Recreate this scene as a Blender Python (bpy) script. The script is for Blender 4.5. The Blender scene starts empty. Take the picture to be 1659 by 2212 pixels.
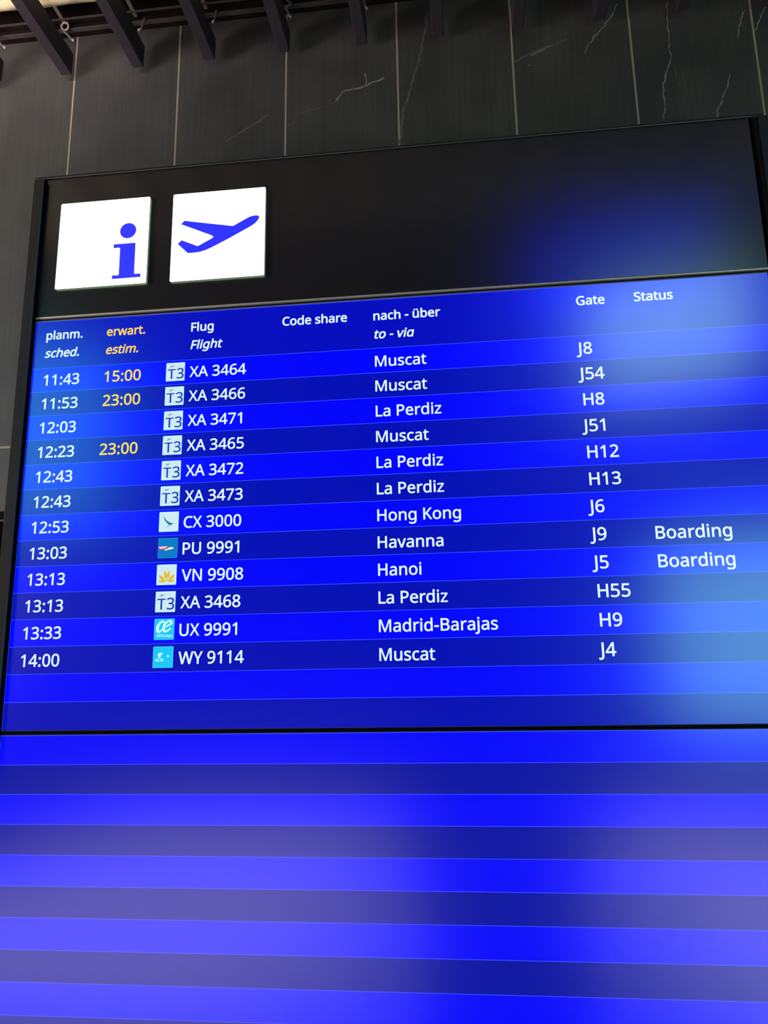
import bpy, bmesh, math, random
from mathutils import Vector, Matrix

scene = bpy.context.scene
col = scene.collection

# ----------------------------------------------------------------- units
# The builders work in "rows" (one table row of the display = 1 unit):
# x to the right along the board, y into the wall, z up from the top edge of the upper screen.
S = 0.065                    # metres per row
TOP = 2.52                   # height of the upper screen's top edge above the floor
XC = 14.2                    # board centre
FLOOR = -TOP / S


def W(x, y, z):
    return Vector(((x - XC) * S, y * S, TOP + z * S))


# ----------------------------------------------------------------- camera
F_PX = 1643.35
YAW, PITCH, ROLL = -0.106098, 0.210210, -0.016669
cam_data = bpy.data.cameras.new('camera')
cam_data.sensor_fit = 'VERTICAL'
cam_data.sensor_height = 36.0
cam_data.lens = F_PX / 2212 * 36.0
cam_data.clip_start = 0.02
cam_data.clip_end = 100
camera = bpy.data.objects.new('camera', cam_data)
col.objects.link(camera)
_f = Vector((math.sin(YAW) * math.cos(PITCH), math.cos(YAW) * math.cos(PITCH), math.sin(PITCH)))
_r = Vector((math.cos(YAW), -math.sin(YAW), 0))
_u = _r.cross(_f)
_r2 = _r * math.cos(ROLL) + _u * math.sin(ROLL)
_u2 = _u * math.cos(ROLL) - _r * math.sin(ROLL)
camera.matrix_world = Matrix.Translation(W(16.955, -26.948, -14.21)) @ Matrix((
    (_r2.x, _u2.x, -_f.x), (_r2.y, _u2.y, -_f.y), (_r2.z, _u2.z, -_f.z))).to_4x4()
scene.camera = camera

# ----------------------------------------------------------------- world, lamps, exposure
vs = scene.view_settings
vs.view_transform = 'Standard'
vs.look = 'None'
vs.gamma = 1
vs.use_curve_mapping = False
vs.exposure = 0.0

world = bpy.data.worlds.new('world')
scene.world = world
world.use_nodes = True
world.node_tree.nodes['Background'].inputs[0].default_value = (0.02, 0.02, 0.025, 1)
world.node_tree.nodes['Background'].inputs[1].default_value = 0.3


def area(name, loc, target, sx, sy, watts, color, spread=180):
    d = bpy.data.lights.new(name, 'AREA')
    d.shape = 'RECTANGLE'
    d.size = sx * S
    d.size_y = sy * S
    d.energy = watts
    d.color = color
    d.spread = math.radians(spread)
    o = bpy.data.objects.new(name, d)
    col.objects.link(o)
    o.location = W(*loc)
    o.rotation_euler = (W(*target) - W(*loc)).to_track_quat('-Z', 'Y').to_euler()
    return o


# LIGHTS
area('assumed_haze_light_upper_right', (45.5, -72, 31), (24, 0, 0), 20, 15, 37, (0.26, 0.52, 0.40))  # assumed source, no window built; its reflection hazes header and screen at upper right
area('assumed_blue_reflection_light', (39, -72, 41), (22, 0, 2), 24, 11, 36, (0.008, 0.02, 1.0))  # assumed blue source without any sign, for the blue reflection in the header
area('assumed_haze_light_right', (56, -72, -9.5), (26, 0, -12), 28, 23, 36, (0.33, 0.95, 0.72))  # assumed bare light, no window there, makes the haze along the right edge
area('assumed_haze_light_left', (-56, -72, 23), (3, 0, -3), 40, 28, 36, (0.12, 0.82, 0.85))  # assumed unseen light instead of a window, for the cyan haze at the left
area('warm_wall_fill_light', (-36, -24, -8), (-9, 4, 16), 16, 16, 48, (1.0, 0.84, 0.80), 100)  # added warm fill for the left wall, set clear of the reflections
area('wall_top_fill_light', (-9, -9, 12.5), (-9, 4, 17), 20, 1.5, 3.0, (1.0, 0.80, 0.74), 60)  # added unseen fill to brighten the upper left wall
area('added_floor_light_left', (-20, -72, 60), (-20, -72, FLOOR), 54, 84, 225, (1.0, 0.87, 0.80), 22)  # added downlight, brightens the left floor that the screens reflect
area('added_floor_light_right', (52, -72, 60), (52, -72, FLOOR), 36, 84, 190, (0.92, 0.86, 0.92), 22)  # added likewise on the right, the floor between left dim
# END LIGHTS


# ----------------------------------------------------------------- materials
def lin(r, g, b):
    f = lambda c: c / 12.92 if c <= 0.04045 else ((c + 0.055) / 1.055) ** 2.4
    return (f(r / 255), f(g / 255), f(b / 255), 1)


def mat(name, base, rough=0.5, metal=0.0, spec=0.5, emit=None, strength=1.0):
    m = bpy.data.materials.new(name)
    m.use_nodes = True
    b = m.node_tree.nodes['Principled BSDF']
    b.inputs['Base Color'].default_value = base
    b.inputs['Roughness'].default_value = rough
    b.inputs['Metallic'].default_value = metal
    b.inputs['Specular IOR Level'].default_value = spec
    if emit:
        b.inputs['Emission Color'].default_value = emit
        b.inputs['Emission Strength'].default_value = strength
    return m


SCR_R, SCR_S = 0.20, 1.0
BLK = (0.001, 0.001, 0.001, 1)


def screen_mat(name, e, strength=1.0):
    return mat(name, BLK, SCR_R, 0, SCR_S, e, strength)


M = {}
M['row_bright'] = screen_mat('lit_row_blue', (0.0, 0.0, 1.0, 1), 1.0)
M['row_dark'] = screen_mat('dim_row_blue', (0.0004, 0.0035, 0.48, 1), 1.0)
M['row_head'] = screen_mat('heading_row_blue', (0.0006, 0.0025, 0.53, 1), 1.0)
M['row_line'] = screen_mat('row_border_blue', (0.03, 0.07, 1.0, 1), 1.0)
M['row_navy'] = screen_mat('blank_row_blue', (0.0006, 0.0045, 0.38, 1), 1.0)
M['text'] = screen_mat('white_text', lin(226, 250, 255), 1.0)
M['amber'] = screen_mat('amber_text', lin(255, 222, 62), 1.0)
M['amber_head'] = screen_mat('amber_heading_text', lin(255, 210, 76), 1.0)
M['logo_white'] = screen_mat('logo_white', lin(206, 234, 244), 1.0)
M['logo_navy'] = screen_mat('logo_navy', lin(0, 50, 185), 1.0)
M['logo_slate'] = screen_mat('logo_slate', lin(70, 120, 160), 1.0)
M['logo_teal'] = screen_mat('logo_teal', lin(10, 130, 145), 1.0)
M['logo_sea'] = screen_mat('logo_sea_blue', lin(0, 122, 198), 1.0)
M['logo_red'] = screen_mat('logo_red', lin(225, 60, 80), 1.0)
M['logo_pink'] = screen_mat('logo_pink', lin(255, 205, 225), 1.0)
M['logo_cream'] = screen_mat('logo_cream', lin(250, 250, 225), 1.0)
M['logo_gold'] = screen_mat('logo_gold', lin(228, 192, 40), 1.0)
M['logo_cyan'] = screen_mat('logo_cyan', lin(20, 200, 250), 1.0)
M['logo_ice'] = screen_mat('logo_ice', lin(205, 252, 255), 1.0)

M['sign_face'] = mat('backlit_white_acrylic', (0.8, 0.8, 0.8, 1), 0.4, emit=(1, 1, 1, 1), strength=1.6)
M['sign_edge'] = mat('backlit_acrylic_edge', (0.05, 0.06, 0.05, 1), 0.4, emit=(0.72, 1.0, 0.60, 1), strength=0.16)
M['sign_blue'] = mat('blue_sign_film', (0.01, 0.01, 0.3, 1), 0.4, emit=lin(34, 38, 255), strength=1.0)

M['header'] = mat('dark_glass_header', (0.013, 0.011, 0.012, 1), 0.20, 0, 0.38)
M['post'] = mat('dark_anodised_aluminium', (0.013, 0.0125, 0.012, 1), 0.45, 0.0, 0.10)
M['post_edge'] = mat('lit_aluminium_edge', (0.06, 0.06, 0.065, 1), 0.35, 0.2, 0.5)  # chamfers paler than the posts, edge highlight put into the colour
M['bezel'] = mat('black_plastic_bezel', (0.003, 0.003, 0.004, 1), 0.5, 0, 0.05)
M['bezel_lip'] = mat('grey_bezel_lip', (0.20, 0.20, 0.22, 1), 0.35, 0.3, 0.5)  # paler than the bezel, the light it catches put into the colour
M['sill'] = mat('brushed_metal_sill', (0.36, 0.33, 0.30, 1), 0.42, 0.5, 0.5)
M['baffle'] = mat('dark_violet_powder_coat', (0.022, 0.018, 0.026, 1), 0.6, 0, 0.3)
M['ledge'] = mat('dark_brown_ledge', (0.009, 0.006, 0.006, 1), 0.7, 0, 0.02)
M['angle'] = mat('grey_metal_angle', (0.045, 0.038, 0.042, 1), 0.5, 0.0, 0.15)
M['runner'] = mat('beige_ceiling_runner', (0.13, 0.10, 0.07, 1), 0.6, 0, 0.3)
M['deck'] = mat('black_plenum', (0.004, 0.003, 0.004, 1), 0.9, 0, 0.0)
M['wire'] = mat('grey_steel_wire', (0.09, 0.09, 0.11, 1), 0.45, 0.0, 0.4)
M['wire_tip'] = mat('pale_wire_end', (0.26, 0.22, 0.18, 1), 0.5, 0, 0.4)
M['cladding'] = mat('black_cladding', (0.004, 0.004, 0.004, 1), 0.6, 0, 0.0)
M['dim_strip'] = mat('dark_floor_strip', (0.012, 0.012, 0.014, 1), 0.95, 0, 0.1)
M['paint'] = mat('dark_grey_paint', (0.012, 0.012, 0.014, 1), 0.8)
M['grout'] = mat('beige_grout', (0.25, 0.215, 0.165, 1), 0.8, 0, 0.2)
M['vein'] = mat('pale_marble_vein', (0.16, 0.15, 0.14, 1), 0.6, 0, 0.3)
M['vein_faint'] = mat('faint_marble_vein', (0.075, 0.068, 0.062, 1), 0.6, 0, 0.3)


def node(nt, kind, **kw):
    n = nt.nodes.new(kind)
    for k, v in kw.items():
        setattr(n, k, v)
    return n


def tile_material():
    m = mat('dark_marble_tile', (0.05, 0.05, 0.05, 1), 0.5, 0, 0.35)
    nt = m.node_tree
    b = nt.nodes['Principled BSDF']
    tc = node(nt, 'ShaderNodeTexCoord')
    mp = node(nt, 'ShaderNodeMapping')
    mp.inputs['Scale'].default_value = (150, 1, 1.2)
    nt.links.new(tc.outputs['Object'], mp.inputs['Vector'])
    n1 = node(nt, 'ShaderNodeTexNoise')
    n1.inputs['Scale'].default_value = 1.0
    n1.inputs['Detail'].default_value = 4
    nt.links.new(mp.outputs[0], n1.inputs['Vector'])
    n2 = node(nt, 'ShaderNodeTexNoise')
    n2.inputs['Scale'].default_value = 5.0
    n2.inputs['Detail'].default_value = 5
    nt.links.new(tc.outputs['Object'], n2.inputs['Vector'])
    n3 = node(nt, 'ShaderNodeTexNoise')
    n3.inputs['Scale'].default_value = 260.0
    n3.inputs['Detail'].default_value = 2
    nt.links.new(tc.outputs['Object'], n3.inputs['Vector'])
    r1 = node(nt, 'ShaderNodeValToRGB')
    r1.color_ramp.elements[0].position = 0.3
    r1.color_ramp.elements[0].color = (0.029, 0.030, 0.032, 1)
    r1.color_ramp.elements[1].position = 0.72
    r1.color_ramp.elements[1].color = (0.050, 0.050, 0.050, 1)
    nt.links.new(n2.outputs['Fac'], r1.inputs[0])
    mx = node(nt, 'ShaderNodeMix', data_type='RGBA', blend_type='MULTIPLY')
    mx.inputs['Factor'].default_value = 0.32
    r2 = node(nt, 'ShaderNodeValToRGB')
    r2.color_ramp.elements[0].position = 0.36
    r2.color_ramp.elements[0].color = (0.55, 0.55, 0.55, 1)
    r2.color_ramp.elements[1].position = 0.6
    r2.color_ramp.elements[1].color = (1.1, 1.1, 1.1, 1)
    nt.links.new(n1.outputs['Fac'], r2.inputs[0])
    nt.links.new(r1.outputs[0], mx.inputs[6])
    nt.links.new(r2.outputs[0], mx.inputs[7])
    mx2 = node(nt, 'ShaderNodeMix', data_type='RGBA', blend_type='MULTIPLY')
    mx2.inputs['Factor'].default_value = 0.35
    nt.links.new(mx.outputs[2], mx2.inputs[6])
    nt.links.new(n3.outputs['Fac'], mx2.inputs[7])
    nt.links.new(mx2.outputs[2], b.inputs['Base Color'])
    bp = node(nt, 'ShaderNodeBump')
    bp.inputs['Strength'].default_value = 0.12
    bp.inputs['Distance'].default_value = 0.002
    nt.links.new(n1.outputs['Fac'], bp.inputs['Height'])
    nt.links.new(bp.outputs[0], b.inputs['Normal'])
    return m


def noise_material(name, c0, c1, scale, rough, bump=0.2, spec=0.3):
    m = mat(name, c0, rough, 0, spec)
    nt = m.node_tree
    b = nt.nodes['Principled BSDF']
    tc = node(nt, 'ShaderNodeTexCoord')
    n = node(nt, 'ShaderNodeTexNoise')
    n.inputs['Scale'].default_value = scale
    n.inputs['Detail'].default_value = 6
    nt.links.new(tc.outputs['Object'], n.inputs['Vector'])
    r = node(nt, 'ShaderNodeValToRGB')
    r.color_ramp.elements[0].color = c0
    r.color_ramp.elements[1].color = c1
    r.color_ramp.elements[0].position = 0.3
    r.color_ramp.elements[1].position = 0.7
    nt.links.new(n.outputs['Fac'], r.inputs[0])
    nt.links.new(r.outputs[0], b.inputs['Base Color'])
    bp = node(nt, 'ShaderNodeBump')
    bp.inputs['Strength'].default_value = bump
    bp.inputs['Distance'].default_value = 0.003
    nt.links.new(n.outputs['Fac'], bp.inputs['Height'])
    nt.links.new(bp.outputs[0], b.inputs['Normal'])
    return m


M['tile'] = tile_material()
M['cream'] = noise_material('cream_ceiling_lining', (0.46, 0.40, 0.24, 1), (0.62, 0.55, 0.36, 1), 30, 0.8)
M['floor'] = noise_material('pale_terrazzo', (0.42, 0.41, 0.40, 1), (0.55, 0.54, 0.52, 1), 120, 0.4, 0.02)

GLYPHS = {
' ': (260, []),
'-': (322, ["121 229 40 229 40 255 40 281 40 307 121 307 201 307 282 307 282 281 282 255 282 229 201 229"]),
'.': (268, ["72 30 72 54 72 79 78 96 90 106 102 116 116 121 133 121 150 121 165 116 177 106 190 96 196 79 196 54 196 30 190 13 177 2 165 -9 150 -14 133 -14 116 -14 102 -9 90 2 78 13"]),
'0': (572, ["523 435 523 358 523 300 519 248 510 203 501 158 487 119 468 87 450 56 425 32 394 15 364 -2 328 -10 285 -10 232 -10 187 5 152 34 117 63 91 105 74 160 57 216 49 281 49 358 49 435 57 501 72 556 88 611 113 653 148 682 183 710 228 725 285 725 338 725 383 711 418 682 453 652 480 611 497 556 514 501","137 423 137 358 137 293 142 238 151 195 161 152 177 119 198 97 220 76 249 65 285 65 321 65 350 76 371 97 393 118 409 151 419 194 429 238 434 293 434 358 434 423 429 477 419 520 409 563 393 596 371 617 350 639 321 650 285 650 249 650 220 639 198 617 177 596 161 563 151 520 142 477"]),
'1': (572, ["355 238 355 0 326 0 298 0 269 0 269 166 269 333 269 499 269 518 269 535 269 548 270 561 270 574 271 585 272 597 272 609 273 622 262 611 253 602 244 595 235 588 224 578 211 567 186 546 160 526 135 505 120 525 104 544 89 564 153 614 218 664 282 714 306 714 331 714 355 714 355 476"]),
'2': (572, ["520 27 520 0 363 0 205 0 48 0 48 24 48 49 48 73 110 136 173 199 235 262 271 298 301 330 326 358 351 386 369 413 382 440 395 467 401 497 401 529 401 568 389 598 366 618 343 639 312 649 275 649 240 649 210 643 183 631 157 619 130 602 103 581 87 601 72 620 56 640 75 656 95 670 117 683 140 696 164 706 190 713 217 720 245 724 275 724 320 724 358 716 390 701 422 686 447 664 464 635 482 607 491 573 491 534 491 497 483 462 468 429 453 396 431 364 404 333 377 301 345 267 308 231 258 182 209 133 159 84 159 83 159 81 159 80 279 80 400 80 520 80 520 53"]),
'3': (572, ["493 598 493 547 493 515 487 487 475 464 463 441 446 422 423 407 401 392 375 382 345 376 345 375 345 373 345 372 402 365 445 347 473 318 501 289 515 250 515 203 515 162 505 125 486 92 467 60 437 35 397 17 356 -1 304 -10 241 -10 204 -10 169 -7 137 -1 105 4 74 14 45 29 45 56 45 84 45 111 75 96 107 85 142 76 177 68 210 64 242 64 306 64 352 76 381 101 409 127 423 161 423 205 423 235 415 259 399 277 384 296 361 309 331 318 301 327 265 331 223 331 200 331 177 331 154 331 154 356 154 381 154 406 177 406 201 406 224 406 263 406 296 412 322 423 349 434 369 450 382 470 396 491 403 514 403 541 403 576 391 603 368 621 345 640 313 650 273 650 248 650 225 647 204 642 183 637 164 631 146 621 129 612 111 602 93 590 78 610 64 630 49 650 74 670 106 687 143 702 181 717 224 724 272 724 347 724 402 707 438 674 475 641"]),
'4': (572, ["552 188 552 162 517 162 483 162 448 162 448 108 448 54 448 0 420 0 391 0 363 0 363 54 363 108 363 162 249 162 135 162 21 162 21 187 21 212 21 237 133 397 245 558 357 718 387 718 418 718 448 718 448 559 448 400 448 241 483 241 517 241 552 241 552 215","363 391 363 466 363 483 363 499 363 513 364 528 364 541 365 554 366 567 366 579 366 590 367 602 367 613 368 624 367 624 365 624 364 624 359 611 352 598 344 583 336 568 328 556 321 546 250 444 178 343 107 241 192 241 278 241 363 241 363 316"]),
'5': (572, ["252 438 275 438 324 438 366 430 402 413 438 396 466 373 485 341 505 310 515 273 515 228 515 179 504 136 483 100 462 65 431 38 391 18 352 0 304 -10 248 -10 211 -10 177 -7 144 0 112 7 85 16 63 29 63 57 63 84 63 112 87 97 116 86 150 77 185 69 218 65 249 65 284 65 315 70 341 81 368 93 388 110 403 132 418 155 425 184 425 219 425 266 411 301 382 326 353 352 308 364 246 364 227 364 206 362 182 359 158 356 139 352 124 349 109 358 95 368 80 377 89 489 98 602 107 714 226 714 346 714 465 714 465 687 465 661 465 634 371 634 276 634 182 634 176 565 171 496 165 427 176 429 192 431 211 434 230 437"]),
'6': (572, ["55 252 55 305 55 346 58 387 63 427 69 467 79 505 93 540 107 576 126 608 151 635 176 663 207 685 244 700 282 716 328 724 382 724 396 724 411 723 428 722 446 721 459 718 470 715 470 690 470 665 470 640 458 644 444 647 429 649 414 651 399 652 384 652 338 652 300 644 269 629 238 614 214 593 196 566 179 539 166 509 158 474 150 439 145 402 143 363 145 363 147 363 149 363 159 379 172 393 187 406 202 419 221 429 242 436 264 443 289 447 318 447 359 447 396 438 426 421 457 405 482 380 499 347 516 315 525 276 525 230 525 181 516 138 497 102 478 66 452 38 418 19 385 0 345 -10 298 -10 264 -10 232 -4 203 9 174 22 148 41 125 67 103 93 86 126 73 165 61 205","272 64 297 64 339 64 373 77 399 104 425 131 438 173 438 230 438 275 426 311 403 338 380 365 346 378 300 378 269 378 241 372 218 358 195 345 176 329 163 309 151 289 144 268 144 247 144 225 147 203 153 182 160 161 170 141 182 123 195 105 211 91 230 80 250 69"]),
'7': (572, ["168 0 136 0 234 211 331 423 429 634 301 634 172 634 44 634 44 661 44 687 44 714 204 714 363 714 523 714 523 691 523 669 523 646 426 431 330 215 233 0 201 0"]),
'8': (572, ["244 724 285 724 327 724 364 717 396 704 428 691 453 672 471 647 490 622 499 590 499 553 499 524 493 499 480 478 468 457 452 438 431 421 410 405 388 391 363 378 392 364 419 348 443 330 467 313 486 292 500 269 515 246 522 218 522 185 522 145 512 110 493 81 474 53 446 30 411 14 376 -2 335 -10 288 -10 237 -10 193 -2 157 13 122 28 95 50 76 78 58 107 49 141 49 182 49 215 56 243 69 267 83 291 101 312 124 329 147 346 171 361 197 373 174 386 153 401 133 418 114 435 99 455 88 477 77 499 72 525 72 554 72 591 81 621 100 646 119 671 144 691 176 704 208 717","135 206 135 181 135 146 147 117 172 94 197 71 235 60 286 60 335 60 372 71 397 94 423 117 436 147 436 184 436 207 430 228 417 245 405 263 388 279 365 293 343 307 317 320 286 331 281 333 275 335 270 337 241 324 216 311 196 296 176 281 161 265 150 246 140 227","323 653 284 653 247 653 217 644 193 626 170 609 158 583 158 550 158 525 164 505 175 488 187 471 203 457 223 445 243 434 265 423 289 412 312 422 333 433 351 445 370 457 384 471 395 488 406 505 412 526 412 550 412 583 400 609 377 626 354 644"]),
'9': (572, ["520 462 520 409 520 368 517 328 511 287 506 247 496 209 482 173 468 138 449 106 424 78 399 51 368 29 330 13 292 -2 246 -10 192 -10 179 -10 163 -9 145 -7 128 -6 113 -3 102 0 102 25 102 50 102 75 114 71 128 68 144 65 160 63 175 62 190 62 237 62 275 70 305 85 336 100 360 121 378 147 396 174 409 204 417 239 425 274 430 311 431 350 429 350 427 350 425 350 415 335 402 321 387 308 372 295 353 285 331 278 310 271 284 267 255 267 214 267 178 275 147 292 117 309 92 334 75 366 59 398 50 437 50 483 50 533 60 576 78 612 97 648 124 676 158 695 192 714 232 724 278 724 312 724 344 717 373 704 402 691 428 672 450 646 472 620 489 587 501 548 514 509","303 650 278 650 237 650 203 636 176 609 150 582 137 540 137 484 137 438 148 402 171 375 193 349 227 336 274 336 306 336 334 342 357 355 380 368 398 385 411 405 424 425 431 446 431 467 431 488 428 510 421 531 415 553 406 573 393 591 380 609 364 623 345 634 326 645"]),
':': (268, ["72 30 72 54 72 79 78 96 90 106 102 116 116 121 133 121 150 121 165 116 177 106 190 96 196 79 196 54 196 30 190 13 177 2 165 -9 150 -14 133 -14 116 -14 102 -9 90 2 78 13","72 458 72 482 72 507 78 525 90 535 102 545 116 550 133 550 150 550 165 545 177 535 190 525 196 507 196 482 196 458 190 441 177 430 165 419 150 414 133 414 116 414 102 419 90 430 78 441"]),
'A': (639, ["576 0 545 0 516 74 488 147 459 221 365 221 270 221 176 221 148 147 119 74 91 0 61 0 30 0 0 0 93 239 186 478 279 717 306 717 333 717 360 717 453 478 545 239 638 0 607 0","379 445 352 517 350 522 347 532 342 546 337 560 333 574 328 589 324 604 321 616 318 624 315 611 311 597 307 583 304 570 300 557 296 546 293 535 290 525 287 517 260 445 233 373 206 301 281 301 357 301 432 301 405 373"]),
'B': (650, ["233 714 301 714 390 714 458 701 503 674 549 648 572 602 572 537 572 509 567 484 556 462 546 441 531 423 510 408 490 394 465 384 436 379 436 377 436 376 436 374 466 369 493 361 517 348 542 335 561 317 575 294 589 271 596 240 596 203 596 160 586 123 566 92 546 62 517 39 480 23 443 8 399 0 348 0 264 0 181 0 97 0 97 238 97 476 97 714 165 714","275 410 319 410 380 410 422 420 445 439 468 459 479 488 479 527 479 566 465 594 437 611 410 629 366 637 305 637 266 637 226 637 187 637 187 561 187 486 187 410 231 410","233 335 187 335 187 249 187 162 187 76 235 76 283 76 331 76 394 76 438 88 463 113 488 138 500 170 500 210 500 235 494 257 483 276 472 295 454 309 428 319 403 330 368 335 324 335 278 335"]),
'C': (632, ["435 645 403 645 365 645 331 638 300 625 269 612 243 593 222 568 201 543 184 513 173 477 162 442 156 402 156 357 156 298 165 247 183 204 202 161 229 127 265 104 302 81 347 69 402 69 433 69 463 72 491 77 519 82 546 89 573 97 573 71 573 45 573 19 546 9 519 2 490 -3 462 -8 428 -10 389 -10 316 -10 256 5 207 35 158 65 122 108 97 163 73 218 61 283 61 358 61 412 69 461 83 506 98 551 121 589 149 622 178 655 214 680 257 698 300 715 349 724 404 724 441 724 476 720 510 713 544 706 574 695 601 682 589 657 577 631 565 606 543 616 519 625 491 633 464 641"]),
'E': (556, ["496 26 496 0 363 0 230 0 97 0 97 238 97 476 97 714 230 714 363 714 496 714 496 688 496 661 496 635 393 635 290 635 187 635 187 561 187 486 187 412 284 412 381 412 478 412 478 386 478 360 478 334 381 334 284 334 187 334 187 249 187 164 187 79 290 79 393 79 496 79 496 53"]),
'F': (519, ["187 101 187 0 157 0 127 0 97 0 97 238 97 476 97 714 230 714 363 714 496 714 496 688 496 661 496 635 393 635 290 635 187 635 187 551 187 466 187 382 284 382 380 382 477 382 477 356 477 329 477 303 380 303 284 303 187 303 187 202"]),
'G': (728, ["407 350 407 377 489 377 572 377 654 377 654 260 654 144 654 27 615 14 576 5 537 -1 498 -7 453 -10 403 -10 329 -10 267 5 216 34 165 64 127 106 100 161 74 217 61 282 61 357 61 432 76 496 105 551 134 606 177 648 231 678 286 709 353 724 431 724 471 724 509 720 544 713 580 706 613 695 644 682 633 656 621 630 610 604 585 615 556 625 524 633 493 641 460 645 426 645 369 645 321 633 280 610 239 587 208 554 187 510 166 468 155 416 155 357 155 300 164 250 182 206 201 163 230 129 269 104 308 80 360 68 424 68 455 68 482 70 504 73 526 76 546 80 564 85 564 156 564 226 564 297 512 297 459 297 407 297 407 324"]),
'H': (741, ["643 238 643 0 613 0 583 0 553 0 553 111 553 222 553 333 431 333 309 333 187 333 187 222 187 111 187 0 157 0 127 0 97 0 97 238 97 476 97 714 127 714 157 714 187 714 187 613 187 513 187 412 309 412 431 412 553 412 553 513 553 613 553 714 583 714 613 714 643 714 643 476"]),
'J': (273, ["33 -190 -4 -190 -20 -190 -34 -189 -46 -186 -58 -184 -69 -181 -78 -177 -78 -152 -78 -126 -78 -101 -67 -104 -56 -106 -44 -108 -32 -110 -19 -111 -6 -111 11 -111 26 -108 42 -101 56 -94 69 -83 78 -66 87 -49 92 -26 92 4 92 241 92 477 92 714 122 714 152 714 182 714 182 480 182 245 182 11 182 -35 174 -73 159 -102 144 -132 122 -154 94 -168 66 -183"]),
'K': (619, ["521 134 619 0 584 0 548 0 513 0 429 114 344 227 260 341 236 320 211 298 187 277 187 185 187 92 187 0 157 0 127 0 97 0 97 238 97 476 97 714 127 714 157 714 187 714 187 597 187 479 187 362 207 385 227 407 248 430 269 453 289 475 310 498 374 570 439 642 503 714 538 714 573 714 608 714 514 610 419 507 325 403 423 269"]),
'L': (524, ["231 0 97 0 97 238 97 476 97 714 127 714 157 714 187 714 187 503 187 291 187 80 291 80 395 80 499 80 499 53 499 27 499 0 365 0"]),
'M': (907, ["437 0 412 0 334 209 255 417 177 626 176 626 174 626 173 626 174 613 175 596 176 575 177 554 178 532 179 507 180 483 180 458 180 433 180 289 180 144 180 0 152 0 125 0 97 0 97 238 97 476 97 714 141 714 186 714 230 714 303 519 377 324 450 129 451 129 453 129 454 129 529 324 603 519 678 714 722 714 766 714 810 714 810 476 810 238 810 0 780 0 751 0 721 0 721 146 721 293 721 439 721 462 721 485 722 508 723 532 724 553 725 573 726 594 727 611 728 625 727 625 725 625 724 625 645 417 565 208 486 0 461 0"]),
'N': (760, ["663 238 663 0 628 0 593 0 558 0 431 198 303 395 176 593 175 593 173 593 172 593 173 578 175 559 175 538 176 517 178 495 178 471 179 448 180 424 180 399 180 266 180 133 180 0 152 0 125 0 97 0 97 238 97 476 97 714 132 714 166 714 201 714 328 517 455 320 582 123 583 123 585 123 586 123 585 134 584 150 583 171 582 192 581 216 580 241 579 266 579 290 579 311 579 445 579 580 579 714 607 714 635 714 663 714 663 476"]),
'P': (605, ["223 714 286 714 379 714 447 696 490 659 533 622 554 571 554 504 554 475 549 446 539 419 530 392 514 368 492 347 470 326 441 309 404 296 367 284 322 278 269 278 242 278 214 278 187 278 187 185 187 93 187 0 157 0 127 0 97 0 97 238 97 476 97 714 160 714","341 637 278 637 248 637 217 637 187 637 187 543 187 449 187 355 211 355 235 355 259 355 304 355 342 360 372 369 402 379 424 395 439 416 454 437 461 465 461 500 461 546 446 580 417 603 388 626"]),
'S': (549, ["502 228 502 191 502 148 492 112 471 82 450 53 421 30 382 14 344 -2 299 -10 247 -10 220 -10 195 -9 171 -6 146 -3 124 1 104 5 84 10 66 17 51 24 51 53 51 81 51 110 75 99 105 90 140 81 176 72 213 68 251 68 286 68 316 73 340 82 364 91 382 105 394 122 406 139 412 160 412 183 412 206 407 226 397 242 387 258 370 273 345 286 321 300 287 314 244 330 213 341 187 354 163 366 140 379 121 394 106 411 91 428 79 447 71 468 64 489 60 514 60 542 60 580 70 612 89 639 108 666 135 687 169 702 204 717 243 724 288 724 327 724 363 720 396 713 429 706 458 696 485 684 476 658 466 633 457 607 432 618 405 627 376 634 347 641 317 645 286 645 256 645 231 641 211 632 191 623 176 611 166 595 156 580 151 562 151 541 151 517 156 497 166 481 176 465 192 451 215 438 238 425 268 411 307 397 349 382 384 365 413 347 442 330 464 309 479 284 494 259"]),
'T': (556, ["323 212 323 0 293 0 263 0 233 0 233 212 233 423 233 635 159 635 84 635 10 635 10 661 10 688 10 714 188 714 367 714 545 714 545 688 545 661 545 635 471 635 397 635 323 635 323 423"]),
'U': (731, ["640 406 640 252 640 203 630 158 610 118 590 79 559 47 518 24 477 1 425 -10 362 -10 273 -10 206 14 159 62 113 111 90 175 90 254 90 407 90 561 90 714 120 714 150 714 180 714 180 560 180 405 180 251 180 193 195 148 226 116 257 84 304 68 367 68 410 68 445 76 472 91 499 107 519 129 532 156 545 184 551 216 551 252 551 406 551 560 551 714 581 714 610 714 640 714 640 560"]),
'V': (600, ["568 714 600 714 515 476 430 238 345 0 315 0 285 0 255 0 170 238 85 476 0 714 31 714 63 714 94 714 148 561 201 409 255 256 262 237 269 218 274 200 279 182 284 165 288 148 293 132 297 116 300 100 303 116 307 132 311 149 316 166 321 183 326 201 332 219 338 238 345 258 398 410 452 562 505 714 537 714"]),
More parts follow.
